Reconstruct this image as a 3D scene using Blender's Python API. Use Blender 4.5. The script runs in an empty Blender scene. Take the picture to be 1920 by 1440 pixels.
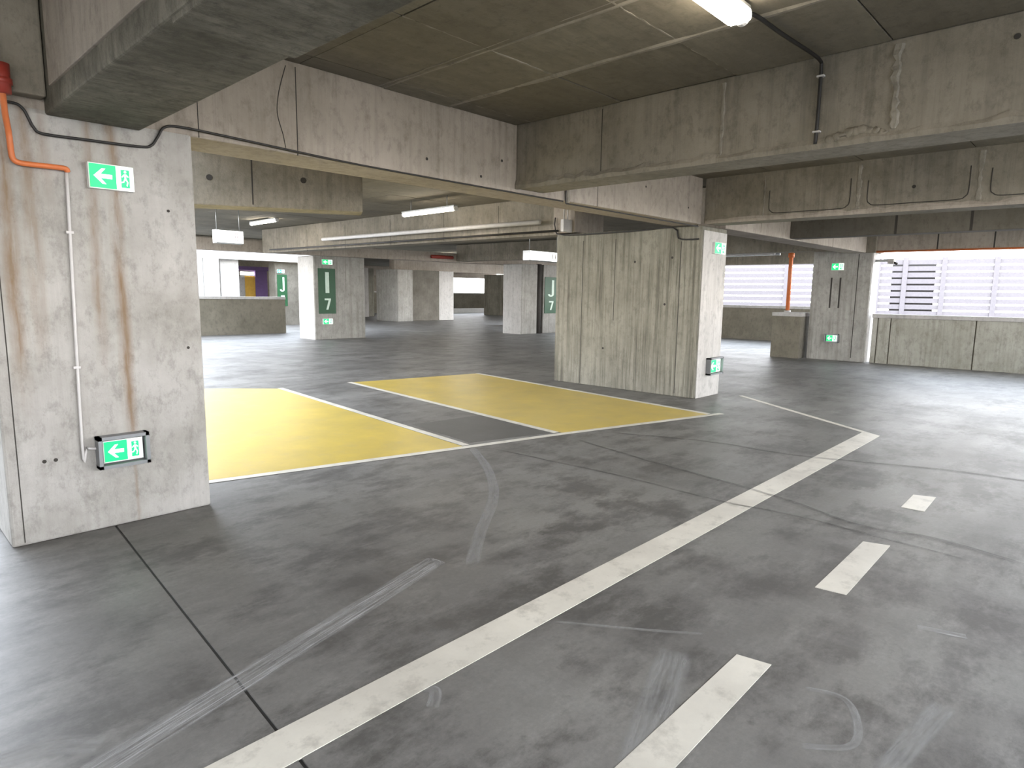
import bpy, bmesh, math, random
from mathutils import Vector, Matrix
random.seed(7)
S = bpy.context.scene
COL = S.collection

# ------------------------------------------------------------------ camera, world, lights, exposure
CAM_H = 1.6
yaw, pitch, roll, FPX = 0.75813951, 0.13802237, 0.01370437, 1186.9911
f = Vector((math.cos(yaw)*math.cos(pitch), math.sin(yaw)*math.cos(pitch), -math.sin(pitch)))
r0 = Vector((math.sin(yaw), -math.cos(yaw), 0)); u0 = r0.cross(f)
r = math.cos(roll)*r0 + math.sin(roll)*u0
u = -math.sin(roll)*r0 + math.cos(roll)*u0
cd = bpy.data.cameras.new('camera'); cam = bpy.data.objects.new('camera', cd); COL.objects.link(cam)
m = Matrix((r, u, -f)).transposed().to_4x4(); m.translation = (0, 0, CAM_H)
cam.matrix_world = m
cd.sensor_width = 36; cd.sensor_fit = 'HORIZONTAL'; cd.lens = FPX/1920*36; cd.clip_end = 500; cd.clip_start = .02
S.camera = cam

W = bpy.data.worlds.new('sky'); S.world = W; W.use_nodes = True
nt = W.node_tree; nt.nodes.clear()
o = nt.nodes.new('ShaderNodeOutputWorld'); bg = nt.nodes.new('ShaderNodeBackground')
tc = nt.nodes.new('ShaderNodeTexCoord'); sx = nt.nodes.new('ShaderNodeSeparateXYZ'); cr = nt.nodes.new('ShaderNodeValToRGB')
nt.links.new(tc.outputs['Generated'], sx.inputs[0]); nt.links.new(sx.outputs['Z'], cr.inputs[0])
cr.color_ramp.elements[0].position = 0; cr.color_ramp.elements[0].color = (1, .97, .94, 1)
cr.color_ramp.elements[1].position = .5; cr.color_ramp.elements[1].color = (.78, .87, 1, 1)
nt.links.new(cr.outputs[0], bg.inputs[0]); nt.links.new(bg.outputs[0], o.inputs[0])
SKY = 4.6
bg.inputs[1].default_value = SKY
LAMP = 11.0
S.view_settings.view_transform = 'Standard'; S.view_settings.look = 'None'
S.view_settings.gamma = 1; S.view_settings.use_curve_mapping = False
S.view_settings.exposure = 1.45
try:
    S.cycles.max_bounces = 9; S.cycles.diffuse_bounces = 7; S.cycles.glossy_bounces = 4
    S.cycles.use_denoising = True; S.cycles.sample_clamp_indirect = 8
    S.cycles.use_fast_gi = False
except Exception: pass

def portal(loc, sx_, sy_, rot):
    l = bpy.data.lights.new('sky_portal', 'AREA'); l.shape = 'RECTANGLE'; l.size = sx_; l.size_y = sy_
    l.cycles.is_portal = True
    ob = bpy.data.objects.new('sky_portal', l); ob.location = loc; ob.rotation_euler = rot; COL.objects.link(ob)
# openings of the deck through which the sky shines (portals only guide sampling, they emit nothing)
portal((6, -3.75, 2.2), 26, 2.1, (math.radians(90), 0, math.radians(180)))
portal((-.2, 16.0, 3.15), 12.4, 16.8, (0, 0, 0))  # over the added roof opening, unseen behind the left column
portal((25.9, 14.5, 2.2), 1.8, 19, (0, math.radians(-90), 0))
portal((19.0, 1, 2.1), 1.6, 7, (0, math.radians(-90), 0))
for ob in list(COL.objects):
    pass

# ------------------------------------------------------------------ materials
def N(t, k, **kw):
    n = t.nodes.new(k)
    for a, b in kw.items(): setattr(n, a, b)
    return n
def base_mat(name):
    mt = bpy.data.materials.new(name); mt.use_nodes = True
    t = mt.node_tree; b = t.nodes['Principled BSDF']
    return mt, t, b
def plain(name, c, rough=.6, metal=0, emis=0, ec=None):
    mt, t, b = base_mat(name)
    b.inputs['Base Color'].default_value = (*c, 1); b.inputs['Roughness'].default_value = rough
    b.inputs['Metallic'].default_value = metal
    if emis:
        b.inputs['Emission Color'].default_value = (*(ec or c), 1); b.inputs['Emission Strength'].default_value = emis
    else:
        n = N(t, 'ShaderNodeTexNoise'); n.inputs['Scale'].default_value = 9; n.inputs['Detail'].default_value = 5
        mx = N(t, 'ShaderNodeMix', data_type='RGBA'); mx.inputs[6].default_value = (*[v*.8 for v in c], 1); mx.inputs[7].default_value = (*[min(1, v*1.15) for v in c], 1)
        g = N(t, 'ShaderNodeNewGeometry'); t.links.new(g.outputs['Position'], n.inputs['Vector'])
        t.links.new(n.outputs['Fac'], mx.inputs[0]); t.links.new(mx.outputs[2], b.inputs['Base Color'])
    return mt
def noise(t, vec, scale, detail=6, rough=.6):
    n = N(t, 'ShaderNodeTexNoise'); n.inputs['Scale'].default_value = scale; n.inputs['Detail'].default_value = detail
    n.inputs['Roughness'].default_value = rough; t.links.new(vec, n.inputs['Vector']); return n.outputs['Fac']
def ramp(t, fac, a, b, ca=(0, 0, 0), cb=(1, 1, 1)):
    c = N(t, 'ShaderNodeValToRGB'); e = c.color_ramp.elements
    e[0].position = a; e[0].color = (*ca, 1); e[1].position = b; e[1].color = (*cb, 1)
    t.links.new(fac, c.inputs[0]); return c.outputs[0]
def mapped(t, sc, rot=(0, 0, 0)):
    g = N(t, 'ShaderNodeNewGeometry'); mp = N(t, 'ShaderNodeMapping')
    mp.inputs['Scale'].default_value = sc; mp.inputs['Rotation'].default_value = rot
    t.links.new(g.outputs['Position'], mp.inputs['Vector']); return mp.outputs['Vector']
def mix(t, fac, a, b, mode='MIX'):
    mx = N(t, 'ShaderNodeMix', data_type='RGBA', blend_type=mode)
    for i, v in ((0, fac), (6, a), (7, b)):
        if isinstance(v, (int, float)): mx.inputs[i].default_value = v
        elif isinstance(v, tuple): mx.inputs[i].default_value = (*v, 1)
        else: t.links.new(v, mx.inputs[i])
    return mx.outputs[2]
def mth(t, op, a, b=None):
    n = N(t, 'ShaderNodeMath', operation=op)
    for i, v in enumerate((a, b)):
        if v is None: continue
        if isinstance(v, (int, float)): n.inputs[i].default_value = v
        else: t.links.new(v, n.inputs[i])
    return n.outputs[0]

def concrete(name, light, dark, streak=0, streak_c=(.10, .09, .07), blotch=1.4, pits=.5, rough=.85, vary=0, mottle=.6, bands=None, boards=None, bump=.35):
    mt, t, b = base_mat(name)
    p = mapped(t, (1, 1, 1))
    c = mix(t, ramp(t, noise(t, p, blotch, 7, .62), .33, .70), dark, light)
    c = mix(t, ramp(t, noise(t, p, 14, 6, .7), .42, .75), c, mix(t, .35, c, light))
    fine = noise(t, p, 55, 4, .7)
    c = mix(t, ramp(t, noise(t, p, 6, 3, .5), .62, .78), c, mix(t, pits, c, dark))
    c = mix(t, mth(t, 'MULTIPLY', ramp(t, noise(t, mapped(t, (1, 1, .6)), 11, 9, .78), .50, .68), mottle), c, mix(t, .5, dark, (.03, .026, .02)))
    if streak:
        q = mapped(t, (11, 11, .32))
        s = ramp(t, noise(t, q, 1.3, 8, .74), .46, .62)
        s = mth(t, 'MULTIPLY', s, ramp(t, noise(t, mapped(t, (1, 1, .6)), 1.1, 4, .6), .28, .54))
        c = mix(t, mth(t, 'MULTIPLY', s, streak), c, streak_c)
    if boards:   # long grain of the formwork boards, along the given stretch
        q = mapped(t, boards)
        s = ramp(t, noise(t, q, 2.2, 8, .76), .44, .62)
        c = mix(t, mth(t, 'MULTIPLY', s, .65), c, dark)
    if bands:   # rust runs: (x, half width, strength)
        g = N(t, 'ShaderNodeNewGeometry'); sp = N(t, 'ShaderNodeSeparateXYZ'); t.links.new(g.outputs['Position'], sp.inputs[0])
        wob = mth(t, 'MULTIPLY', mth(t, 'SUBTRACT', noise(t, mapped(t, (2, 2, 1.6)), 2, 4), .5), .05)
        xx = mth(t, 'ADD', sp.outputs['X'], wob)
        for (x0, hw, st, zlo) in bands:
            d = mth(t, 'DIVIDE', mth(t, 'ABSOLUTE', mth(t, 'SUBTRACT', xx, x0)), hw)
            k = mth(t, 'MAXIMUM', mth(t, 'SUBTRACT', 1, d), 0)
            k = mth(t, 'MULTIPLY', k, ramp(t, noise(t, mapped(t, (9, 9, 1.1)), 1.2, 5, .7), .30, .62))
            zf = mth(t, 'MINIMUM', mth(t, 'MAXIMUM', mth(t, 'MULTIPLY', mth(t, 'SUBTRACT', sp.outputs['Z'], zlo), 2.0), 0), 1)
            k = mth(t, 'MULTIPLY', mth(t, 'MULTIPLY', k, zf), st)
            c = mix(t, k, c, (.20, .125, .065))
    if vary:
        oi = N(t, 'ShaderNodeObjectInfo')
        c = mix(t, vary, c, ramp(t, oi.outputs['Random'], 0, 1, (.62, .60, .56), (1.0, 1.0, 1.0)), 'MULTIPLY')
    t.links.new(c, b.inputs['Base Color']); b.inputs['Roughness'].default_value = rough
    bp = N(t, 'ShaderNodeBump'); bp.inputs['Strength'].default_value = bump; bp.inputs['Distance'].default_value = .02
    t.links.new(mix(t, .5, noise(t, p, 9, 6, .65), fine), bp.inputs['Height']); t.links.new(bp.outputs[0], b.inputs['Normal'])
    return mt

M = {}
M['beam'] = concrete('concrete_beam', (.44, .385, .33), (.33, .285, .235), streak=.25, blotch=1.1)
M['beam_darkest'] = concrete('concrete_beam_darkest', (.17, .155, .13), (.10, .09, .07), streak=.3)  # darkest concrete tone, for one cross beam and two far piers
M['beam_dark'] = concrete('concrete_beam_dark', (.31, .275, .225), (.18, .16, .12), streak=.35, blotch=1.6)  # darker streaked tone, mostly for the cross beams
M['beam_rough'] = concrete('concrete_rough_soffit', (.27, .25, .20), (.085, .077, .055), boards=(1.6, 9, 3), blotch=2.4, pits=.9, bump=.9, mottle=.85)
M['slab'] = concrete('concrete_slab', (.25, .225, .175), (.15, .132, .098), blotch=.9, boards=(.5, 3, 1), vary=.6)
M['slab_deep'] = concrete('concrete_slab_joint', (.20, .18, .14), (.12, .11, .08))
M['seam'] = concrete('grout_seam', (.34, .31, .26), (.20, .18, .145), blotch=3)
M['near_col'] = concrete('concrete_column_rust', (.46, .445, .42), (.31, .295, .27), streak=.22, streak_c=(.24, .22, .20), blotch=2.2,
                         bands=[(.73, .06, .95, .8), (.84, .06, .8, 1.1), (1.17, .045, .8, 1.0), (1.30, .055, .95, .35), (1.31, .015, .5, -.6), (.93, .05, .4, 1.9)])
M['mid_col'] = concrete('concrete_column_streaked', (.285, .27, .22), (.19, .178, .14), streak=.95, streak_c=(.085, .078, .058), blotch=1.5)
M['col'] = concrete('concrete_column_plain', (.40, .385, .355), (.27, .26, .235), streak=.55, streak_c=(.16, .15, .13), blotch=1.8)
M['col_pale_lit'] = concrete('concrete_column_pale_lit', (.58, .56, .53), (.48, .46, .43), streak=.2, blotch=1.2)  # pale concrete; also colours daylight onto some column faces
M['wall'] = concrete('concrete_parapet', (.42, .41, .36), (.28, .27, .22), streak=.45, streak_c=(.17, .16, .12), blotch=1.6)
M['cap'] = concrete('concrete_cap', (.50, .48, .46), (.38, .37, .35), blotch=2)
M['ground'] = concrete('ground_gravel', (.30, .29, .27), (.2, .2, .18), blotch=.2)
M['white_wall'] = plain('white_render', (.80, .79, .77), .8)
M['white'] = plain('white_enamel', (.82, .80, .80), .5)
M['grey_metal'] = plain('galvanised_metal', (.42, .43, .43), .4, .6)
M['frame'] = plain('sign_frame_metal', (.24, .25, .26), .45, .4)
M['conduit'] = plain('pale_conduit', (.60, .58, .57), .5)
M['black'] = plain('black_cable', (.018, .016, .015), .5)
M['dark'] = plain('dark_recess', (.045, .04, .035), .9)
M['orange'] = plain('orange_pipe_paint', (.62, .17, .05), .45)
M['red'] = plain('red_pipe_paint', (.35, .045, .03), .45)
M['yellow'] = plain('amber_panel', (.62, .36, .05), .6)
M['purple'] = plain('purple_panel', (.15, .085, .22), .6)
M['tube'] = plain('lamp_diffuser', (1, 1, 1), .4, 0, LAMP, (1, .89, .72))
M['green_lit'] = plain('sign_green_backlit', (.0, .42, .13), .4, 0, .42, (0, .62, .18))
M['white_lit'] = plain('sign_white_backlit', (.75, .95, .80), .4, 0, .62, (.72, 1, .80))
M['box_lit'] = plain('lightbox_face', (.95, .95, .92), .4, 0, 2.2, (1, .99, .95))
M['green_board'] = plain('green_board_paint', (.004, .062, .018), .5)
M['louvre'] = plain('louvre_paint', (.125, .112, .118), .7)
M['letter'] = plain('letter_white', (.55, .68, .58), .5)
M['pink'] = plain('pale_pink_print', (.78, .55, .60), .5)

def floor_mat():
    mt, t, b = base_mat('worn_concrete_floor')
    p = mapped(t, (1, 1, 1))
    c = mix(t, ramp(t, noise(t, p, .55, 8, .62), .34, .68), (.135, .130, .124), (.225, .217, .205))
    # tyre polishing: long soft streaks along the driving lane
    c = mix(t, mth(t, 'MULTIPLY', ramp(t, noise(t, mapped(t, (1, 1.6, 1)), 1.35, 10, .74), .47, .58), .85), c, (.075, .071, .067))
    c = mix(t, mth(t, 'MULTIPLY', ramp(t, noise(t, mapped(t, (.8, 2.2, 1)), 2.4, 10, .78), .52, .66), .45), c, (.27, .263, .252))
    s = ramp(t, noise(t, mapped(t, (.35, 2.4, 1)), 1.2, 6, .6), .46, .70)
    c = mix(t, mth(t, 'MULTIPLY', s, .5), c, (.10, .096, .091))
    s = ramp(t, noise(t, mapped(t, (2.2, .5, 1), (0, 0, .35)), 1.3, 6, .62), .50, .72)
    c = mix(t, mth(t, 'MULTIPLY', s, .30), c, (.27, .264, .255))
    c = mix(t, ramp(t, noise(t, p, 3.1, 6, .7), .56, .74), c, mix(t, .4, c, (.22, .215, .208)))
    c = mix(t, ramp(t, noise(t, p, 7.3, 4, .6), .68, .76), c, mix(t, .55, c, (.05, .047, .045)))
    c = mix(t, .75, c, mix(t, noise(t, p, 38, 9, .85), (.32, .32, .32), (1.45, 1.44, 1.42)), 'MULTIPLY')
    t.links.new(c, b.inputs['Base Color'])
    rr = N(t, 'ShaderNodeMapRange'); rr.inputs['To Min'].default_value = .34; rr.inputs['To Max'].default_value = .58
    b.inputs['Specular IOR Level'].default_value = .5; t.links.new(noise(t, p, 1.3, 6, .6), rr.inputs['Value']); t.links.new(rr.outputs[0], b.inputs['Roughness'])
    bp = N(t, 'ShaderNodeBump'); bp.inputs['Strength'].default_value = .05; bp.inputs['Distance'].default_value = .01
    t.links.new(noise(t, p, 30, 5, .7), bp.inputs['Height']); t.links.new(bp.outputs[0], b.inputs['Normal'])
    return mt
M['floor'] = floor_mat()

def paint(name, c, c2, wear, wc=(.17, .16, .15), rough=.45, ws=5):
    mt, t, b = base_mat(name)
    p = mapped(t, (1, 1, 1))
    k = mix(t, ramp(t, noise(t, p, 1.6, 7, .65), .35, .68), c2, c)
    k = mix(t, mth(t, 'MULTIPLY', ramp(t, noise(t, p, ws, 8, .72), .52, .66), wear), k, wc)
    t.links.new(k, b.inputs['Base Color']); b.inputs['Roughness'].default_value = rough
    bp = N(t, 'ShaderNodeBump'); bp.inputs['Strength'].default_value = .1; bp.inputs['Distance'].default_value = .01
    t.links.new(noise(t, p, 40, 4, .7), bp.inputs['Height']); t.links.new(bp.outputs[0], b.inputs['Normal'])
    return mt
M['line'] = paint('road_line_paint', (.66, .625, .55), (.52, .49, .43), .55, (.30, .28, .24))
M['yellow_paint'] = paint('yellow_bay_paint', (.57, .42, .085), (.46, .345, .085), .35, (.40, .33, .16), .36, 3)
M['slab_patch'] = paint('dark_slab_patch', (.085, .083, .08), (.065, .063, .06), .3, (.12, .12, .12))

def film(name, c, cover, scale, thr=(.4, .65)):
    """worn rubber or scuffed laitance: a thin broken film over the concrete"""
    mt, t, b = base_mat(name)
    b.inputs['Base Color'].default_value = (*c, 1); b.inputs['Roughness'].default_value = .7
    ra = N(t, 'ShaderNodeAttribute', attribute_name='run'); mp = N(t, 'ShaderNodeMapping'); mp.inputs['Scale'].default_value = scale
    t.links.new(ra.outputs['Vector'], mp.inputs['Vector'])
    a = ramp(t, noise(t, mp.outputs['Vector'], 2.0, 7, .72), *thr)
    uvn = N(t, 'ShaderNodeAttribute', attribute_name='edge')
    e = mth(t, 'MULTIPLY', mth(t, 'MULTIPLY', a, uvn.outputs['Fac']), cover)
    t.links.new(e, b.inputs['Alpha'])
    return mt
M['scuff'] = film('pale_scuff', (.44, .435, .43), .80, (1.2, 45, 1), (.40, .62))
M['scuff_faint'] = film('faint_scuff', (.36, .355, .35), .62, (2.5, 22, 1), (.30, .68))
M['rubber'] = film('dark_rubber', (.03, .028, .027), .62, (2, 16, 1), (.36, .66))

# ------------------------------------------------------------------ helpers
def rz(X, Y, h):      # the deck above falls gently towards the near corner
    return h + .009*X + .008*Y
def link(name, bm, mat, parent=None, smooth=False):
    me = bpy.data.meshes.new(name); bm.to_mesh(me); bm.free()
    if smooth:
        for q in me.polygons: q.use_smooth = True
    ob = bpy.data.objects.new(name, me); COL.objects.link(ob)
    for mm in (mat if isinstance(mat, (list, tuple)) else [mat]): me.materials.append(mm)
    if parent is not None:
        ob.parent = parent; ob.matrix_parent_inverse = parent.matrix_world.inverted() if parent.type != 'EMPTY' else Matrix.Translation(-parent.location)
    return ob
def tag(ob, label=None, cat=None, group=None, kind=None):
    if label: ob['label'] = label
    if cat: ob['category'] = cat
    if group: ob['group'] = group
    if kind: ob['kind'] = kind
    return ob
def thing(name, loc, label, cat, group=None):
    e = bpy.data.objects.new(name, None); e.location = loc; e.empty_display_size = .1; COL.objects.link(e)
    return tag(e, label, cat, group)
def hexa(bm, c, mi=0, bev=0):
    """c: 8 corners, bottom ring then top ring"""
    v = [bm.verts.new(p) for p in c]
    fs = [bm.faces.new([v[i] for i in q]) for q in ((3, 2, 1, 0), (4, 5, 6, 7), (0, 1, 5, 4), (1, 2, 6, 5), (2, 3, 7, 6), (3, 0, 4, 7))]
    for q in fs: q.material_index = mi
    if bev:
        bmesh.ops.bevel(bm, geom=list({e for q in fs for e in q.edges}), offset=bev, segments=2, affect='EDGES', profile=.5)
    return fs
def boxb(bm, x0, x1, y0, y1, z0, z1, mi=0, bev=0):
    return hexa(bm, [(x0, y0, z0), (x1, y0, z0), (x1, y1, z0), (x0, y1, z0), (x0, y0, z1), (x1, y0, z1), (x1, y1, z1), (x0, y1, z1)], mi, bev)
def roofb(bm, x0, x1, y0, y1, h0, h1, mi=0, bev=0, zfix=None):
    """a box whose bottom/top follow the slope of the deck above; zfix keeps the bottom level"""
    xy = [(x0, y0), (x1, y0), (x1, y1), (x0, y1)]
    return hexa(bm, [(a, b, zfix if zfix is not None else rz(a, b, h0)) for a, b in xy] + [(a, b, rz(a, b, h1)) for a, b in xy], mi, bev)
def box(name, dims, mat, parent=None, bev=0, roof=False, **k):
    bm = bmesh.new(); (roofb if roof else boxb)(bm, *dims, bev=bev, **k); return link(name, bm, mat, parent)
def tubeb(bm, pts, rad, n=8, cap=True):
    pts = [Vector(p) for p in pts]; rings = []; prev = None
    for i, p in enumerate(pts):
        d = ((pts[min(i+1, len(pts)-1)] - pts[max(i-1, 0)])).normalized()
        up = Vector((0, 0, 1)) if abs(d.z) < .9 else Vector((0, 1, 0))
        a = d.cross(up).normalized(); b = a.cross(d)
        rings.append([bm.verts.new(p + rad*(math.cos(2*math.pi*k/n)*a + math.sin(2*math.pi*k/n)*b)) for k in range(n)])
    for A, B in zip(rings, rings[1:]):
        # pick the twist-free pairing
        s = min(range(n), key=lambda s: (A[0].co - B[s].co).length)
        for k in range(n): bm.faces.new((A[k], A[(k+1) % n], B[(k+1+s) % n], B[(k+s) % n]))
    if cap: bm.faces.new(rings[0][::-1]); bm.faces.new(rings[-1])
def smooth_path(pts, k=6):
    P = [Vector(p) for p in pts]; out = []
    for i in range(len(P)-1):
        a = P[max(i-1, 0)]; b = P[i]; c = P[i+1]; d = P[min(i+2, len(P)-1)]
        for j in range(k):
            s = j/k
            out.append(.5*((2*b) + (c-a)*s + (2*a-5*b+4*c-d)*s*s + (3*b-a-3*c+d)*s**3))
    out.append(P[-1]); return out
def tube(name, pts, rad, mat, parent=None, n=8, sm=0):
    bm = bmesh.new(); tubeb(bm, smooth_path(pts, sm) if sm else pts, rad, n); return link(name, bm, mat, parent, True)
def prism(bm, poly, axis_o, ax, ay, an, depth, mi=0):
    """extrude a 2D polygon laid on the plane (axis_o, ax, ay) along an"""
    o_ = Vector(axis_o); ax = Vector(ax); ay = Vector(ay); an = Vector(an)
    a = [bm.verts.new(o_ + ax*x + ay*y) for x, y in poly]; b = [bm.verts.new(v.co + an*depth) for v in a]
    n = len(poly)
    fs = [bm.faces.new(a[::-1]), bm.faces.new(b)] + [bm.faces.new((a[i], a[(i+1) % n], b[(i+1) % n], b[i])) for i in range(n)]
    for q in fs: q.material_index = mi
    bmesh.ops.recalc_face_normals(bm, faces=bm.faces[:])
def flat(name, poly, mat, label, cat, group=None, z=.003, z0=-.002):
    bm = bmesh.new(); prism(bm, poly, (0, 0, z0), (1, 0, 0), (0, 1, 0), (0, 0, 1), z - z0)
    return tag(link(name, bm, mat), label, cat, group)
def ribbon(name, pts, w, mat, label, cat, group=None, z=None, sm=8, taper=True):
    """thin film on the floor with soft edges stored in the 'edge' attribute; it is a stain, so it has no thickness to speak of"""
    if z is None: z = .0048 if mat is M['rubber'] else .0012
    P = smooth_path([(x, y, 0) for x, y in pts], sm) if sm else [Vector((x, y, 0)) for x, y in pts]
    bm = bmesh.new(); rows = []; vals = []
    prof = [(-1, 0), (-.7, 1), (0, .8), (.7, 1), (1, 0)]
    for i, p in enumerate(P):
        d = (P[min(i+1, len(P)-1)] - P[max(i-1, 0)]).normalized(); s = Vector((-d.y, d.x, 0))
        tt = i/(len(P)-1); en = min(1, min(tt, 1-tt)*20) if taper else (1 if i else .3)
        ww = w if not callable(w) else w(tt)
        rows.append([bm.verts.new(p + s*(k*ww/2) + Vector((0, 0, z))) for k, _ in prof])
        vals += [v*en for _, v in prof]
    for A, B in zip(rows, rows[1:]):
        for k in range(len(prof)-1): bm.faces.new((A[k], A[k+1], B[k+1], B[k]))
    bmesh.ops.recalc_face_normals(bm, faces=bm.faces[:])
    ob = link(name, bm, mat)
    av = ob.data.attributes.new('run', 'FLOAT_VECTOR', 'POINT'); dist = 0; seed = random.uniform(0, 50); kk = 0
    for i, p in enumerate(P):
        dist += (p - P[i-1]).length if i else 0
        for q, _ in prof: av.data[kk].vector = (dist, q*.5*(w if not callable(w) else .1) + seed, 0); kk += 1
    at = ob.data.attributes.new('edge', 'FLOAT', 'POINT')
    for i, v in enumerate(vals): at.data[i].value = v
    return tag(ob, label, cat, group)
def struct(ob): ob['kind'] = 'structure'; return ob

# ------------------------------------------------------------------ floor (with the sawn joint recessed)
bm = bmesh.new()
jx = lambda y: 1.16 + (y-4.78)*.0714
JW = .007
xs0, xs1, ys0, ys1 = -6.4, 46, -5.4, 48
def q4(pts):
    vs = [bm.verts.new(p) for p in pts]; return bm.faces.new(vs)
ya, yb = ys0, 4.83
q4([(xs0, ya, 0), (jx(ya)-JW, ya, 0), (jx(yb)-JW, yb, 0), (xs0, yb, 0)])
q4([(jx(ya)+JW, ya, 0), (xs1, ya, 0), (xs1, yb, 0), (jx(yb)+JW, yb, 0)])
q4([(xs0, yb, 0), (jx(yb)-JW, yb, 0), (jx(yb)+JW, yb, 0), (xs1, yb, 0), (xs1, ys1, 0), (xs0, ys1, 0)])
q4([(jx(ya)-JW, ya, -.02), (jx(ya)+JW, ya, -.02), (jx(yb)+JW, yb, -.02), (jx(yb)-JW, yb, -.02)])
q4([(jx(ya)-JW, ya, 0), (jx(ya)-JW, ya, -.02), (jx(yb)-JW, yb, -.02), (jx(yb)-JW, yb, 0)])
q4([(jx(ya)+JW, ya, -.02), (jx(ya)+JW, ya, 0), (jx(yb)+JW, yb, 0), (jx(yb)+JW, yb, -.02)])
q4([(xs0, ya, -.25), (xs0, ys1, -.25), (xs1, ys1, -.25), (xs1, ya, -.25)])
struct(link('floor', bm, M['floor']))
bm = bmesh.new(); hexa(bm, [(jx(ya)-JW, ya, -.019), (jx(ya)+JW, ya, -.019), (jx(yb)+JW, yb, -.019), (jx(yb)-JW, yb, -.019), (jx(ya)-JW, ya, -.006), (jx(ya)+JW, ya, -.006), (jx(yb)+JW, yb, -.006), (jx(yb)-JW, yb, -.006)])
struct(link('trim_1', bm, M['black']))
bm = bmesh.new(); boxb(bm, -150, 220, -150, 220, -7.2, -7)
struct(link('ground', bm, M['ground']))

# ------------------------------------------------------------------ ceiling slab
HS = 3.31          # underside of the slab at the origin
bm = bmesh.new()
for (a, b_, c, d) in ((-6.4, 18.75, -3.6, 4.8), (-6.4, 26, 4.8, 7.4), (2.6, 26, 7.4, 10.5), (3.7, 26, 10.5, 13), (4.6, 26, 13, 16), (5.7, 26, 16, 19.5), (6.9, 26, 19.5, 22), (7.8, 26, 22, 24.4), (16.5, 46, 24.4, 48),):  # stepped left edge: unseen roof opening, added to let sky light in
    roofb(bm, a, b_, c, d, HS+.02, HS+.35)
roofb(bm, -6.4, 16.5, 30.0, 48, HS+.02, HS+.35)
ceil = struct(link('ceiling', bm, M['slab_deep']))
# formwork panels cast into the underside
XS = [1.62, 2.63, 3.42, 4.15, 5.1]
YS = [-1.0, .2, 1.3, 2.4, 3.5, 4.6, 4.83]
def panels(XS, YS, name='panel'):
    for i in range(len(XS)-1):
        for j in range(len(YS)-1):
            bm = bmesh.new(); g = .005
            roofb(bm, XS[i]+g, XS[i+1]-g, YS[j]+g, YS[j+1]-g, HS - random.uniform(.0, .008), HS+.03)
            link(name, bm, M['slab'], ceil)
panels(XS, YS)
panels([5.6, 6.4, 7.2, 8.0, 8.7, 9.35], [-1.5, .2, 1.4, 2.6, 3.8, 4.83])
panels([4.0, 5.1, 6.2, 7.3, 8.4, 9.35], [5.33, 6.5, 7.7, 8.9, 10.1, 11.3, 12.5])
panels([4.8, 6.2, 7.3, 8.4, 9.35], [12.5, 13.7, 14.9, 16])
panels([2.7, 4.0], [5.33, 6.5, 7.7, 8.9, 10.1])
panels([9.8, 11, 12.2, 13.4, 14.6, 15.8, 17], [5.33, 7, 8.7, 10.4, 12.1, 13.8, 15.5, 17.2, 18.9, 20])
# grout ridges left in the panel seams
def ridge(p0, p1, w, hgt_, name='grout_ridge'):
    bm = bmesh.new(); n = 26; rows = []
    d = Vector((p1[0]-p0[0], p1[1]-p0[1], 0)); L = d.length; d.normalize(); s = Vector((-d.y, d.x, 0))
    for i in range(n+1):
        t_ = i/n; x = p0[0]+(p1[0]-p0[0])*t_; y = p0[1]+(p1[1]-p0[1])*t_
        ww = w*random.uniform(.55, 1.15); hh = hgt_*random.uniform(.5, 1.2); z = rz(x, y, HS)+.006
        c = Vector((x, y, z)) + s*random.uniform(-.006, .006)
        rows.append([bm.verts.new(c - s*ww), bm.verts.new(c - s*ww*.4 - Vector((0, 0, hh))), bm.verts.new(c + s*ww*.4 - Vector((0, 0, hh))), bm.verts.new(c + s*ww)])
    for A, B in zip(rows, rows[1:]):
        for k in range(3): bm.faces.new((A[k], B[k], B[k+1], A[k+1]))
        bm.faces.new((A[3], B[3], B[0], A[0]))
    bm.faces.new(rows[0]); bm.faces.new(rows[-1][::-1])
    bmesh.ops.recalc_face_normals(bm, faces=bm.faces[:])
    link(name, bm, M['seam'], ceil)
ridge((4.15, -.8), (4.15, 4.8), .045, .02)
ridge((3.42, -.8), (3.42, 4.8), .022, .018)
ridge((3.36, -.8), (3.36, 4.8), .012, .014)
ridge((2.63, 3.5), (4.15, 3.5), .02, .012)
ridge((3.5, 4.6), (5.1, 4.6), .016, .012)
ridge((4.15, 2.4), (5.1, 2.4), .016, .010)
ridge((2.63, 2.4), (4.15, 2.4), .016, .010)

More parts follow.
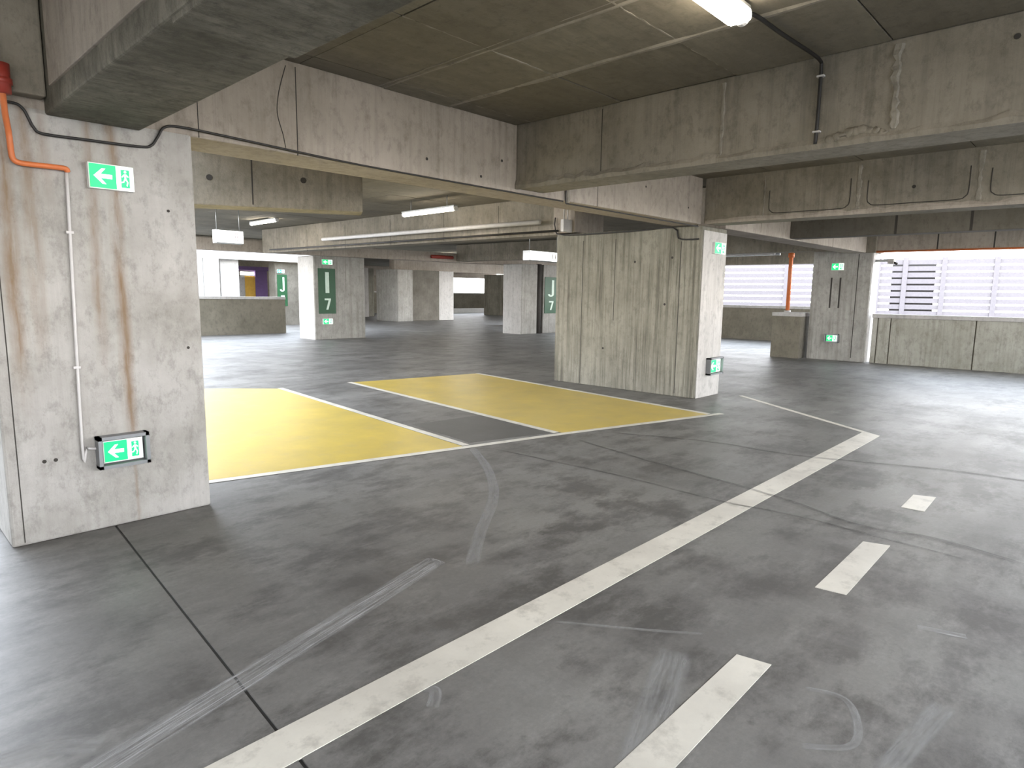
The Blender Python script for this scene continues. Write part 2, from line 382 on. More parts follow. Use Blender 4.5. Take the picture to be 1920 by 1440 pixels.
# ------------------------------------------------------------------ beams
def tie_hole(parent, p, n, rad=.018):
    n = Vector(n); bm = bmesh.new()
    a = n.orthogonal().normalized(); b = n.cross(a)
    tubeb(bm, [Vector(p) - n*.01, Vector(p) + n*.003], rad, 10)
    link('tie_hole', bm, M['dark'], parent)
def vseam(parent, X, Y, z0, z1, n, w=.02, dep=.012, wob=.01, mat='seam', name='grout_seam'):
    """an uneven vertical bead of grout standing proud of a face whose outward normal is n"""
    bm = bmesh.new(); k = 16; rows = []; n = Vector(n); s = n.cross(Vector((0, 0, 1)))
    ox = 0
    for i in range(k+1):
        ox += random.uniform(-wob, wob); ox *= .8
        c = Vector((X, Y, z0+(z1-z0)*i/k)) + s*ox; ww = w*random.uniform(.4, 1.3); dd = dep*random.uniform(.4, 1.3)
        rows.append([bm.verts.new(c - s*ww - n*.004), bm.verts.new(c - s*ww*.5 + n*dd), bm.verts.new(c + s*ww*.5 + n*dd), bm.verts.new(c + s*ww - n*.004)])
    for A, B in zip(rows, rows[1:]):
        for q in range(3): bm.faces.new((A[q], B[q], B[q+1], A[q+1]))
        bm.faces.new((A[3], B[3], B[0], A[0]))
    bm.faces.new(rows[0]); bm.faces.new(rows[-1][::-1]); bmesh.ops.recalc_face_normals(bm, faces=bm.faces[:])
    link(name, bm, M[mat], parent)
def groove(parent, X, Y, z0, z1, n, w=.006):
    n = Vector(n); s = n.cross(Vector((0, 0, 1))); c = Vector((X, Y, 0))
    bm = bmesh.new(); pts = []
    for z in (z0, z1):
        for a, b in ((-w, -.01), (w, -.01), (w, .0015), (-w, .0015)):
            pts.append(tuple(c + s*a + n*b + Vector((0, 0, z))))
    hexa(bm, pts); bmesh.ops.recalc_face_normals(bm, faces=bm.faces[:]); link('formwork_joint', bm, M['dark'], parent)
def ledge(parent, p0, p1, n, z0f, dz, dep, mat, name='rough_ledge', k=60):
    """ragged bead of spilt concrete along the lower arris of a beam"""
    bm = bmesh.new(); n = Vector(n); rows = []
    for i in range(k+1):
        t_ = i/k; x = p0[0]+(p1[0]-p0[0])*t_; y = p0[1]+(p1[1]-p0[1])*t_
        c = Vector((x, y, rz(x, y, z0f))); a = random.uniform(.3, 1.0)*dep; b = random.uniform(.6, 1.25)*dz
        rows.append([bm.verts.new(c - n*.02), bm.verts.new(c + n*a*.5 - Vector((0, 0, .004))), bm.verts.new(c + n*a + Vector((0, 0, b*.45))), bm.verts.new(c + n*a*.35 + Vector((0, 0, b))), bm.verts.new(c - n*.02 + Vector((0, 0, b)))])
    for A, B in zip(rows, rows[1:]):
        for q in range(5): bm.faces.new((A[q], B[q], B[(q+1) % 5], A[(q+1) % 5]))
    bm.faces.new(rows[0]); bm.faces.new(rows[-1][::-1]); bmesh.ops.recalc_face_normals(bm, faces=bm.faces[:])
    link(name, bm, mat, parent)
def beam(name, label, dims, mat, cat='beam', top=HS+.01, group=None, bev=.012):
    x0, x1, y0, y1, h0 = dims
    e = thing(name, ((x0+x1)/2, (y0+y1)/2, 0), label, cat, group)
    e.location.z = rz((x0+x1)/2, (y0+y1)/2, h0)
    box('body', (x0, x1, y0, y1, h0, top), mat, e, bev, True)
    return e
SY = (0, -1, 0); SXn = (-1, 0, 0)
b1 = beam('concrete_beam', 'long pale concrete beam running from the rust-stained column to the streaked pier', (-6.2, 9.32, 4.83, 5.33, 2.62), M['beam'])
groove(b1, 2.60, 4.83, 2.68, 3.34, SY, .004); groove(b1, 1.85, 4.83, 2.68, 3.33, SY, .003)
vseam(b1, 6.02, 4.83, 2.70, 3.40, SY, .045, .014, .002)
groove(b1, 6.6, 4.83, 2.72, 3.40, SY, .005)
tube('crack', [(2.52, 4.829, 3.33), (2.46, 4.829, 3.13), (2.44, 4.829, 2.97), (2.48, 4.829, 2.82), (2.5, 4.829, 2.72)], .0035, M['dark'], b1, 6, 5)
for x, z in ((4.9, 3.0), (3.9, 2.86), (7.7, 3.1), (8.9, 2.95), (4.6, 2.8)): tie_hole(b1, (x, 4.83, z), SY, .014)
b1e = beam('concrete_beam', 'pale concrete beam beyond the streaked pier, running on to the far signed column', (10.18, 18.3, 4.83, 5.33, 2.62), M['beam'])
for x in (11.6, 13.6, 15.6): groove(b1e, x, 4.83, 2.8, 3.4, SY, .006)
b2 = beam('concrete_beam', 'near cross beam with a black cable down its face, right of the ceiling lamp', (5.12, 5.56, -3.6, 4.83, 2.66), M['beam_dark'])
vseam(b2, 5.12, 2.51, 2.76, 3.34, SXn, .02, .012, .004)
vseam(b2, 5.12, 1.26, 2.78, 3.33, SXn, .035, .018, .016)
vseam(b2, 5.12, -.3, 2.78, 3.33, SXn, .02, .012, .01)
groove(b2, 5.12, 3.72, 2.74, 3.36, SXn, .004)
ledge(b2, (5.12, 4.82), (5.12, -2.0), SXn, 2.655, .075, .035, M['beam_dark'])
for i in range(9):   # pile of spilt concrete on the ledge
    bm = bmesh.new(); bmesh.ops.create_icosphere(bm, subdivisions=2, radius=.034)
    k1, k2 = random.uniform(.8, 1.3), random.uniform(.6, 1.2)
    for v in bm.verts:
        v.co *= random.uniform(.82, 1.15)
        v.co = Vector((v.co.x*.8, v.co.y*k1*1.2, v.co.z*k2)) + Vector((5.125, 1.66 - i*.042, 2.765 + .035*math.sin(i/8*math.pi) + random.uniform(-.012, .012)))
    link('concrete_lump', bm, M['beam_dark'], b2, True)
tie_hole(b2, (5.12, .62, 3.22), SXn)
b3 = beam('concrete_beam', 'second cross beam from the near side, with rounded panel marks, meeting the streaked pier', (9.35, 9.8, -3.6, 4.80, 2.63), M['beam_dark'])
for y in (3.88, 2.63, 1.33): vseam(b3, 9.35, y, 2.80, 3.36, SXn, .035 if y < 3.5 else .008, .012, .006)
vseam(b3, 9.35, 0.1, 2.80, 3.36, SXn, .03, .012, .006)
ledge(b3, (9.35, 4.78), (9.35, -2.0), SXn, 2.628, .07, .02, M['beam'])
for ya_, yb_ in ((3.80, 2.73), (2.52, 1.43), (1.22, .20)):   # rounded outline left by the form liner
    tube('liner_outline', [(9.349, ya_, 3.15), (9.349, ya_, 2.92), (9.349, ya_-.03, 2.86), (9.349, ya_-.12, 2.83), (9.349, (ya_+yb_)/2, 2.825), (9.349, yb_+.12, 2.82), (9.349, yb_+.03, 2.85), (9.349, yb_, 2.92), (9.349, yb_, 3.2)], .006, M['dark'], b3, 6, 4)
for y, z in ((2.0, 3.02), (.9, 3.0)): tie_hole(b3, (9.35, y, z), SXn, .022)
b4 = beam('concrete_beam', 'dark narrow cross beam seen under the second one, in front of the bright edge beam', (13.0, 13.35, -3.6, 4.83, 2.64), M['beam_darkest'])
groove(b4, 13.0, 1.9, 2.78, 3.3, SXn, .02); groove(b4, 13.0, 3.0, 2.78, 3.3, SXn, .02)
b5 = beam('edge_beam', 'edge beam over the right-hand opening above the long parapet', (18.3, 18.75, -3.6, 4.68, 2.64), M['beam'])
for y in (2.2, 3.3): groove(b5, 18.3, y, 2.83, 3.3, SXn, .015)
tube('fringe_pipe', [(18.27, 4.6, 2.84), (18.27, -2.5, 2.78)], .025, M['orange'], b5)
b0 = beam('concrete_beam', 'rough dark beam overhead at top left, resting over the rust-stained column', (.955, 1.475, -3.6, 4.83, 2.60), [M['beam_rough']])
ledge(b0, (1.47, 2.9), (1.47, -1.0), (1, 0, 0), 2.615, .05, .03, M['beam_rough'])
box('casting_step', (.965, 1.465, -1.0, 2.72, 2.578, 2.61), M['beam_rough'], b0, .006, True)
box('cover_plate', (.94, .96, 1.2, 4.60, 2.72, 3.30), M['beam'], b0, .004, True)
bw = beam('concrete_beam', 'dark strip for the shaded beam face left of the column head, at the top-left corner', (-6.2, .95, 4.72, 4.83, 2.68), M['beam_dark'])  # thin dark slab put where the long beam's face lies in shade
# beyond the long beam
e = thing('concrete_beam', (3.4, 7.5, 2.7), 'dark cross beam with two round holes, behind the long pale beam near the left column', 'beam')
bm = bmesh.new()
pa, pb = Vector((2.55, 7.99, 0)), Vector((4.52, 6.84, 0)); nn = (pb-pa).cross(Vector((0, 0, 1))).normalized(); 
if nn.y > 0: nn = -nn
pc, pd = pb - nn*.4, pa - nn*.4
hexa(bm, [(q.x, q.y, rz(q.x, q.y, 2.50)) for q in (pa, pb, pc, pd)] + [(q.x, q.y, rz(q.x, q.y, HS+.01)) for q in (pa, pb, pc, pd)], 0, .012)
bmesh.ops.recalc_face_normals(bm, faces=bm.faces[:]); link('body', bm, M['beam_dark'], e)
for s_, z in ((.25, 2.90), (.70, 2.93)):
    c = pa.lerp(pb, s_); tie_hole(e, (c.x, c.y, z), nn, .035)
c = pa.lerp(pb, .45); groove(e, c.x, c.y, 2.62, 3.3, nn, .008)
bn = beam('concrete_beam', 'grey beam behind the hanging lamp, running away from the streaked pier', (9.35, 9.8, 7.7, 19.8, 2.60), M['beam_dark'])
for y in (9.3, 11, 13, 15, 17): groove(bn, 9.35, y, 2.8, 3.4, SXn, .006)
b7 = beam('concrete_beam', 'far pale beam spanning between the I and J columns', (6.9, 24.5, 19.9, 20.3, 2.62), M['beam'], top=2.98)
b7b = beam('concrete_beam', 'dark beam near the court edge above the low wall', (7.8, 16.5, 24.0, 24.4, 2.95), M['beam_dark'])
b8 = beam('concrete_beam', 'far cross beam leading away right of the J column', (17.6, 18.0, 5.6, 19.9, 2.66), M['beam_dark'])
b9 = beam('concrete_beam', 'farthest beam over the bright end opening', (24, 46, 33.0, 33.5, 2.62), M['beam'])
b11 = beam('edge_beam', 'edge beam over the bright end opening, farthest away', (30, 46, 45.9, 46.3, 2.52), M['beam'])
b10 = beam('edge_beam', 'dark edge beam over the opening between the pier and the far signed column', (25.2, 25.7, 7.3, 24.4, 2.66), M['beam_dark'])

# ------------------------------------------------------------------ columns
def column(label, x0, x1, y0, y1, mat, h=2.64, name='concrete_column', bev=.015, grp=None):
    e = thing(name, ((x0+x1)/2, (y0+y1)/2, 0), label, 'column', grp)
    bm = bmesh.new(); roofb(bm, x0, x1, y0, y1, 0, h, zfix=0, bev=bev); link('shaft', bm, mat, e)
    return e
c1 = column('wide rust-stained concrete column with two green exit signs, at the left edge', .60, 1.80, 4.832, 5.6, M['near_col'])
groove(c1, .665, 4.832, .02, 2.6, SY, .003)
for x, z in ((.80, .52), (.86, .52)): tie_hole(c1, (x, 4.832, z), SY, .012)
tie_hole(c1, (1.62, 4.832, 2.15), SY, .01); tie_hole(c1, (1.70, 4.832, 1.2), SY, .01)
c2 = column('long streaked concrete pier standing beside the right yellow bay', 9.32, 10.18, 4.80, 7.72, M['mid_col'], 2.60)
box('daylit_end_face', (9.36, 10.16, 4.785, 4.81, .0, 2.66), M['col_pale_lit'], c2, .004)['label'] = 'smooth end face of the pier, coloured paler as if daylit'  # paler plate paints the daylight falling on this end
groove(c2, 9.32, 7.1, .02, 2.6, SXn, .006); groove(c2, 9.32, 6.4, 1.2, 2.6, SXn, .005); groove(c2, 9.32, 5.15, .05, 2.5, SXn, .006)
for y, z in ((5.4, 1.5), (6.6, .7), (6.0, 2.2), (5.3, 2.25)): tie_hole(c2, (9.32, y, z), SXn, .02)
box('corbel', (9.30, 10.2, 7.30, 7.80, 2.62, 3.32), M['beam'], c2, .01, True)
c3 = column('grey column with two small exit signs standing before the parapet, at right', 18.3, 18.95, 4.68, 6.12, M['col'], 3.0)
box('daylit_end_face', (18.33, 18.93, 4.665, 4.69, .0, 2.83), M['col_pale_lit'], c3, .004)  # daylight on this end put into a paler plate
box('column_head', (18.22, 18.98, 4.60, 5.2, 2.62, 3.1), M['beam_dark'], c3, .01, True)
groove(c3, 18.3, 5.62, 1.4, 2.2, SXn, .02); groove(c3, 18.3, 5.40, 1.4, 2.2, SXn, .02); groove(c3, 18.3, 5.0, .1, 2.8, SXn, .01)
c4 = column('column carrying the green I board, left of centre in the distance', 11.28, 13.30, 20.1, 21.2, M['col'], 2.62)
box('daylit_side_face', (11.262, 11.285, 20.12, 21.18, .0, 2.86), M['col_pale_lit'], c4, .004)  # paler skin stands for light coming from the left

c5 = column('column just left of the green J board, behind the streaked pier', 19.75, 20.72, 18.2, 19.3, M['col'], 2.62)
box('daylit_side_face', (19.73, 19.755, 18.22, 19.28, .0, 2.92), M['col_pale_lit'], c5, .004)  # light on the left side, painted by a paler skin
tube('downpipe', [(20.92, 18.3, 0), (20.92, 18.3, 2.98)], .12, M['dark'], c5, 12)
c6 = column('column carrying the green J board, partly hidden by the streaked pier', 21.12, 22.12, 18.2, 19.1, M['col'], 2.62)
c7 = column('grey far column with a pale face at its left, in the middle of the deck', 22.8, 23.9, 31.0, 33.2, M['col'], 2.62)
c8 = column('dark recessed wall pier between two far columns', 23.9, 26.4, 31.5, 32.0, M['beam_darkest'], 2.62)
c9 = column('slim pale far column left of the bright end opening', 26.4, 27.7, 31.6, 33.0, M['col_pale_lit'], 2.62)
c10 = column('slim pale column farthest back, right of the I column', 25.3, 25.8, 38.5, 39.2, M['col_pale_lit'], 2.9)
c11 = column('brownish far column right of the bright end opening', 37.4, 39.2, 36.2, 38.8, M['mid_col'], 2.7)
c12 = column('shaded far column between two pale ones, right of the I column', 26.0, 27.0, 39.6, 40.4, M['mid_col'], 2.9)

# ------------------------------------------------------------------ walls and parapets
def parapet(name, p0, p1, h, th, edges, capname='coping', mat='wall', side=-1, caph=.10):
    """panels cast one by one between the joints, with a continuous coping"""
    p0 = Vector((*p0, 0)); p1 = Vector((*p1, 0)); d = p1-p0; L = d.length; d.normalize(); n = Vector((d.y, -d.x, 0))*side
    bm = bmesh.new()
    def slab(bm, a, b, w0, w1, z0, z1, bev=0):
        c = [p0+d*a+n*w0, p0+d*b+n*w0, p0+d*b+n*w1, p0+d*a+n*w1]
        hexa(bm, [(q.x, q.y, z0) for q in c] + [(q.x, q.y, z1) for q in c], 0, bev); bmesh.ops.recalc_face_normals(bm, faces=bm.faces[:])
    slab(bm, 0, L, .03, th, 0, h-caph)
    w = struct(link(name, bm, M['slab_deep']))
    ee = [0] + edges + [L]
    for a, b in zip(ee, ee[1:]):
        bm = bmesh.new(); slab(bm, a+.012, b-.012, random.uniform(-.006, .004), .05, 0, h-caph, .006); link('panel', bm, M[mat], w)
    bm = bmesh.new(); slab(bm, -.01, L+.01, -.035, th+.03, h-caph, h, .008); link(capname, bm, M['cap'], w)
    return w
parapet('wall_right', (18.42, 4.58), (18.42, -3.6), 1.27, .2, [.13, .42, 2.2, 4.0, 5.8], side=-1)
parapet('wall_far_right', (25.3, 24.4), (25.3, 7.0), 1.36, .2, [2.4*i for i in range(1, 8)], side=1)
parapet('wall_front', (18.6, -3.6), (-6.2, -3.6), 1.15, .2, [2.4*i for i in range(1, 10)], side=-1)
parapet('wall_court', (3.0, 24.5), (12.3, 24.5), 1.44, .25, [1.8, 3.6, 5.4, 7.25], side=1)
pil = parapet('wall_stub', (18.95, 7.02), (18.95, 6.25), 1.25, .9, [], side=1)
box('lower_block', (18.925, 18.955, 6.28, 6.99, 0, .66), M['wall'], pil, .004)
struct(box('wall_left', (-6.5, -6.2, -3.6, 10.5, 0, 3.2), M['wall'], None, .01))
struct(box('wall_left_court', (-6.5, -6.2, 10.5, 30, 0, 1.1), M['wall'], None, .01))
# far end
parapet('wall_back', (30.5, 46), (46, 46), 1.85, .25, [2.2*i for i in range(1, 7)], side=1, mat='cap')
struct(box('trim_2', (36.5, 46, 43.2, 43.7, 0, .42), M['white_wall'], None, .01))
struct(box('wall_back_left', (16.6, 32.0, 46, 46.4, 0, 3.6), M['beam_dark'], None, .01))
struct(box('wall_back_mid', (33.3, 38.6, 45.2, 45.6, 0, 3.6), M['col'], None, .01))
struct(box('wall_right_back', (45.6, 46, 24.4, 46, 0, 3.6), M['beam_dark'], None, .01))
# across the court
wc = struct(box('wall_across_court', (4, 17.0, 30.0, 30.35, 3.12, 3.75), M['white_wall'], None, .01))
struct(box('wall_court_white', (11.45, 12.08, 30.0, 30.3, 0, 3.13), M['white_wall'], None, .01))
struct(box('wall_court_grey', (12.3, 13.15, 30.4, 30.7, 0, 3.4), M['cap'], None, .01))
struct(box('wall_court_white_left', (4, 11.35, 30.0, 30.3, 0, 3.13), M['white_wall'], None, .01))
struct(box('wall_court_back', (4, 22.6, 38, 38.4, 0, 3.6), M['beam_dark'], None, .01))
t = thing('vending_kiosk', (14.6, 33.5, 0), 'amber and purple kiosk far back across the court, above the low wall', 'kiosk')
box('amber_panel', (14.75, 15.3, 33.4, 34, 0, 2.45), M['yellow'], t, .01)
box('pale_panel', (14.45, 14.75, 33.4, 34, 0, 2.45), M['cap'], t, .01)
box('purple_panel', (15.3, 15.95, 33.35, 34, 0, 2.75), M['purple'], t, .01)
box('canopy', (14.4, 16.0, 33.2, 34, 2.75, 2.95), M['purple'], t, .01)
box('light_strip', (14.55, 15.25, 33.36, 33.5, 2.5, 2.68), M['box_lit'], t, .01)
cfar = column('far dark column beyond the low wall carrying a small J board', 14.9, 17.5, 30.3, 31.0, M['beam_darkest'], 2.7)

# ------------------------------------------------------------------ floor markings
BL = 'bay markings on the floor'
flat('parking_bay', [(1.5, 5.62), (4.44, 4.90), (4.95, 10.10), (4.1, 10.85), (2.0, 11.0)], M['yellow_paint'], 'yellow painted parking bay beside the rust-stained column', 'parking bay', 'yellow parking bays')
flat('parking_bay', [(5.76, 4.62), (8.20, 3.97), (8.93, 9.48), (6.30, 9.98)], M['yellow_paint'], 'yellow painted parking bay in front of the streaked pier', 'parking bay', 'yellow parking bays')
def stroke(pts, w):
    P = [Vector((x, y)) for x, y in pts]; Lf, Rt = [], []
    for i, p in enumerate(P):
        a = (p-P[i-1]).normalized() if i else (P[1]-P[0]).normalized(); b = (P[i+1]-p).normalized() if i < len(P)-1 else a
        tg = (a+b).normalized(); nrm = Vector((-tg.y, tg.x)); k = 1/max(.3, nrm.dot(Vector((-a.y, a.x))))
        Lf.append(p+nrm*w/2*k); Rt.append(p-nrm*w/2*k)
    return [tuple(v) for v in Lf + Rt[::-1]]
Wm = .09
flat('bay_line', stroke([(1.45, 5.57), (4.50, 4.855), (5.70, 4.585), (8.40, 3.88)], Wm), M['line'], 'thin white line closing the front of both yellow bays', 'road marking', z=.0045, z0=.0032)
flat('bay_line', stroke([(4.50, 4.93), (5.0, 10.14)], Wm), M['line'], 'white line along the right side of the left yellow bay', 'road marking', z=.0045, z0=.0032)
flat('bay_line', stroke([(5.71, 4.67), (6.27, 10.02)], Wm), M['line'], 'white line along the left side of the right yellow bay', 'road marking', z=.0045, z0=.0032)
flat('bay_line', stroke([(8.24, 4.0), (8.97, 9.5)], Wm), M['line'], 'pale line along the pier side of the right yellow bay', 'road marking', z=.0045, z0=.0032)
ribbon('bay_line', [(3.6, 12.1), (8.3, 9.65)], .09, M['scuff'], 'faint worn white line behind the two yellow bays', 'road marking', sm=0)
flat('lane_line', [(-3, 1.885), (8.43, 1.905), (10.27, 4.40), (10.20, 4.44), (8.50, 2.115), (-3, 2.065)], M['line'], 'long solid white lane line crossing the floor and bending towards the pier', 'road marking')
DG = 'white dashes of the lane'
flat('lane_dash', [(1.45, .935), (2.69, .945), (2.66, 1.09), (1.45, 1.085)], M['line'], 'nearest and largest white lane dash, cut by the bottom edge', 'road marking', DG)
flat('lane_dash', [(3.655, .915), (4.63, .925), (4.58, 1.075), (3.63, 1.07)], M['line'], 'middle white lane dash, between the nearest and the farthest', 'road marking', DG)
flat('lane_dash', [(5.60, .915), (6.09, .925), (6.03, 1.075), (5.59, 1.07)], M['line'], 'farthest and shortest white lane dash', 'road marking', DG)
flat('concrete_patch', [(4.62, 5.0), (5.66, 4.72), (5.82, 6.1), (4.76, 6.2)], M['slab_patch'], 'dark concrete patch between the two yellow bays', 'floor patch', z=.0015)
ribbon('tyre_mark', [(.1, 2.20), (.47, 2.325), (1.04, 2.485), (2.24, 2.81), (2.33, 2.84)], .155, M['scuff'], 'long pale striped tyre scuff left of the solid lane line', 'tyre mark')
ribbon('tyre_mark', [(2.49, 1.305), (1.75, 1.03), (1.3, .86)], .17, M['scuff_faint'], 'pale grey scuffed band left of the nearest dash', 'tyre mark', taper=False)
ribbon('tyre_mark', [(2.90, .335), (2.35, .41), (1.9, .47)], .095, M['scuff_faint'], 'pale grey scuffed band at the bottom right of the floor', 'tyre mark', taper=False)
ribbon('tyre_mark', [(.1, 2.62), (.35, 2.58), (.5, 2.45)], .12, M['scuff_faint'], 'faint pale scuff in the bottom left corner', 'tyre mark')
ribbon('tyre_mark', [(4.47, 4.8), (4.01, 4.09), (3.49, 3.49), (2.85, 2.98), (2.46, 2.64)], .10, M['scuff_faint'], 'faint curved pale scuff below the left yellow bay', 'tyre mark')
ribbon('tyre_mark', [(5.6, 4.3), (5.39, 3.32), (5.14, 1.89), (4.9, 1.2), (4.99, .75), (4.88, .25)], .05, M['rubber'], 'dark rubber tyre trace passing above the middle dash', 'tyre mark')
ribbon('tyre_mark', [(4.6, 4.6), (4.71, 3.17), (4.69, 2.14), (4.77, 1.55), (4.7, .5)], .04, M['rubber'], 'thin dark rubber trace crossing the solid lane line', 'tyre mark')
ribbon('tyre_mark', [(6.2, 4.2), (6.6, 3.2), (6.7, 2.2), (7.2, .9), (7.3, -.4)], .07, M['rubber'], 'dark rubber trace right of the yellow bays', 'tyre mark')
ribbon('tyre_mark', [(2.3, 1.87), (2.54, 1.52), (2.72, 1.28)], .025, M['scuff_faint'], 'thin pale scratch between the solid line and nearest dash', 'tyre mark')
ribbon('tyre_mark', [(2.62, .78), (2.66, .64), (2.52, .55), (2.37, .54), (2.25, .67)], .035, M['scuff_faint'], 'faint pale curl right of the nearest dash', 'tyre mark')
ribbon('tyre_mark', [(3.54, .56), (3.57, .45), (3.60, .36)], .05, M['scuff'], 'small pale crescent smear right of the middle dash', 'tyre mark')
ribbon('tyre_mark', [(1.48, 1.93), (1.53, 1.86), (1.45, 1.78)], .06, M['scuff_faint'], 'small pale smear touching the solid lane line', 'tyre mark')

# ------------------------------------------------------------------ exit signs
def exit_sign(label, origin, ax, nrm, w, h, framed=False, group='green exit signs', half_only=False):
    """origin = lower left corner on the wall, ax = direction to the viewer's right, nrm = out of the wall"""
    O = Vector(origin); ax = Vector(ax); nrm = Vector(nrm); up = Vector((0, 0, 1))
    e = thing('exit_sign', O + ax*w/2, label, 'exit sign', group)
    def pr(name, poly, d0, d1, mat):
        bm = bmesh.new(); prism(bm, poly, O + nrm*d0, ax, up, nrm, d1-d0); return link(name, bm, mat, e)
    R_ = lambda a, b, c, d: [(a, b), (c, b), (c, d), (a, d)]
    pr('housing', R_(-.006, -.006, w+.006, h+.006), -.002, .045, M['white'])
    s = w*.60
    pr('green_panel', R_(0, 0, s, h), .045, .050, M['green_lit'])
    pr('white_panel', R_(s, 0, w, h), .045, .049, M['white_lit'])
    cy = h/2
    arrow = [(.14*s, cy), (.46*s, cy+.33*h), (.60*s, cy+.33*h), (.40*s, cy+.09*h), (.84*s, cy+.09*h), (.84*s, cy-.09*h), (.40*s, cy-.09*h), (.60*s, cy-.33*h), (.46*s, cy-.33*h)]
    pr('arrow', arrow, .050, .053, M['white_lit'])
    # running figure in a doorway
    x0 = s + (w-s)*.5; k = h
    fig = pr('doorway', R_(s+(w-s)*.28, .10*k, s+(w-s)*.78, .88*k), .049, .051, M['green_lit'])
    limbs = [[(-.02, .50), (.06, .52), (.05, .70), (-.03, .69)], [(-.02, .50), (.05, .51), (.13, .35), (.09, .18), (.05, .19), (.08, .35)],
             [(-.02, .50), (.03, .49), (-.04, .33), (-.14, .30), (-.14, .35), (-.07, .37)], [(.05, .70), (.05, .64), (.13, .56), (.15, .60)], [(-.03, .69), (-.02, .63), (-.11, .54), (-.13, .58)]]
    bm = bmesh.new()
    for L_ in limbs: prism(bm, [(x0 + a*k, b*k) for a, b in L_], O + nrm*.051, ax, up, nrm, .002)
    prism(bm, [(x0 + .02*k + .055*k*math.cos(a*math.pi/4), .79*k + .055*k*math.sin(a*math.pi/4)) for a in range(8)], O + nrm*.051, ax, up, nrm, .002)
    link('running_figure', bm, M['white_lit'], e)
    if framed:
        a = .022
        for q in (R_(-.04, -.04, w+.04, -.04+a), R_(-.04, h+.04-a, w+.04, h+.04), R_(-.04, -.04, -.04+a, h+.04), R_(w+.04-a, -.04, w+.04, h+.04)):
            pr('guard_bar', q, -.002, .085, M['frame'])
        pr('back_plate', R_(-.035, -.035, w+.035, h+.035), -.001, .006, M['grey_metal'])
    return e
EX = (1, 0, 0); EYn = (0, -1, 0)
exit_sign('upper exit sign on the rust-stained left column, glowing green with a left arrow', (1.155, 4.832, 2.25), EX, SY, .245, .145)
exit_sign('lower exit sign in a grey metal guard on the rust-stained left column', (1.12, 4.832, .465), EX, SY, .225, .135, True)
exit_sign('upper exit sign on the daylit end face of the streaked pier', (9.66, 4.785, 2.32), EX, SY, .36, .17)
exit_sign('lower guarded exit sign on the daylit end face of the streaked pier', (9.70, 4.785, .40), EX, SY, .38, .20, True)
exit_sign('upper exit sign on the column before the right parapet', (18.3, 5.63, 2.40), EYn, SXn, .29, .17)
exit_sign('lower guarded exit sign on the column before the right parapet', (18.3, 5.62, .52), EYn, SXn, .26, .15, True)
exit_sign('small lit exit sign above the I board', (11.58, 20.095, 2.60), EX, SY, .38, .16)
exit_sign('small lit exit sign below the I board', (11.56, 20.095, .54), EX, SY, .36, .18)
exit_sign('tiny exit sign above the distant J board across the court', (15.0, 30.3, 2.58), EX, SY, .36, .16)

# ------------------------------------------------------------------ green bay boards I 7 and J 7
def board(label, x0, x1, Y, z0, z1, ch, name='bay_board'):
    e = thing(name, ((x0+x1)/2, Y, z0), label, 'sign board', 'green row boards on the columns')
    box('panel', (x0, x1, Y-.02, Y, z0, z1), M['green_board'], e, .004)
    W_ = x1-x0; H_ = z1-z0; cx = (x0+x1)/2
    def pr(nm, poly):
        bm = bmesh.new(); prism(bm, poly, (cx, Y-.02, z0), (1, 0, 0), (0, 0, 1), (0, -1, 0), .004); link(nm, bm, M['letter'], e)
    if ch == 'I':
        pr('letter_i', [(-.10*W_, .46*H_), (.12*W_, .46*H_), (.12*W_, .92*H_), (-.10*W_, .92*H_)])
    else:
        a = .24*W_; s_ = .13*W_
        arc = [(a*math.cos(k)*1.0 - .02*W_, .53*H_ + .07*H_*math.sin(k)) for k in [-(i)*math.pi/8 for i in range(9)]]
        arci = [((a-s_*1.35)*math.cos(k) - .02*W_, .53*H_ + .035*H_*math.sin(k)) for k in [-(i)*math.pi/8 for i in range(8, -1, -1)]]
        pr('letter_j', [(a-.02*W_, .92*H_)] + arc + arci + [(a-s_*1.35-.02*W_, .92*H_)])
    pr('figure_7', [(-.16*W_, .34*H_), (-.16*W_, .30*H_), (.07*W_, .30*H_), (-.08*W_, .09*H_), (.04*W_, .09*H_), (.20*W_, .305*H_), (.20*W_, .34*H_)])
board('green board with a white I and a 7 on the column left of centre', 11.42, 12.08, 20.095, .90, 2.46, 'I')
board('green board with a white J and a 7 beside the streaked pier', 21.20, 22.05, 18.195, .87, 2.44, 'J')
board('distant small green J board seen above the low wall', 14.98, 15.5, 30.295, .95, 2.5, 'J')

# ------------------------------------------------------------------ lamps
def lamp(label, c, along, L=1.5, wide=False, name='ceiling_lamp'):
    X, Y, Z = c; e = thing(name, (X, Y, Z), label, 'lamp', 'tube lamps of the deck')
    hx, hy = (L/2, .05) if along == 'x' else (.05, L/2)
    box('housing', (X-hx, X+hx, Y-hy, Y+hy, Z+.035, Z+.07), M['grey_metal'], e, .006)
    bm = bmesh.new(); a = Vector((X, Y, Z+.01)); d = Vector((1, 0, 0)) if along == 'x' else Vector((0, 1, 0))
    if wide: boxb(bm, X-hx+.02, X+hx-.02, Y-.075, Y+.075, Z-.035, Z+.04, 0, .028)
    else: tubeb(bm, [a - d*(L/2-.02), a + d*(L/2-.02)], .042, 14)
    link('diffuser', bm, M['tube'], e, False)
    for s_ in (-1, 1):
        q = a + d*(L/2-.015)*s_
        bm = bmesh.new(); tubeb(bm, [q - d*.02, q + d*.02], .046, 14); link('end_cap', bm, M['white'], e)
    zt = rz(X, Y, HS)
    for s_ in (-1, 1):
        q = a + d*(L/2-.25)*s_
        if zt - (Z+.07) > .01: tube('hanger', [(q.x, q.y, Z+.06), (q.x, q.y, zt+.005)], .008, M['grey_metal'], e)
    return e
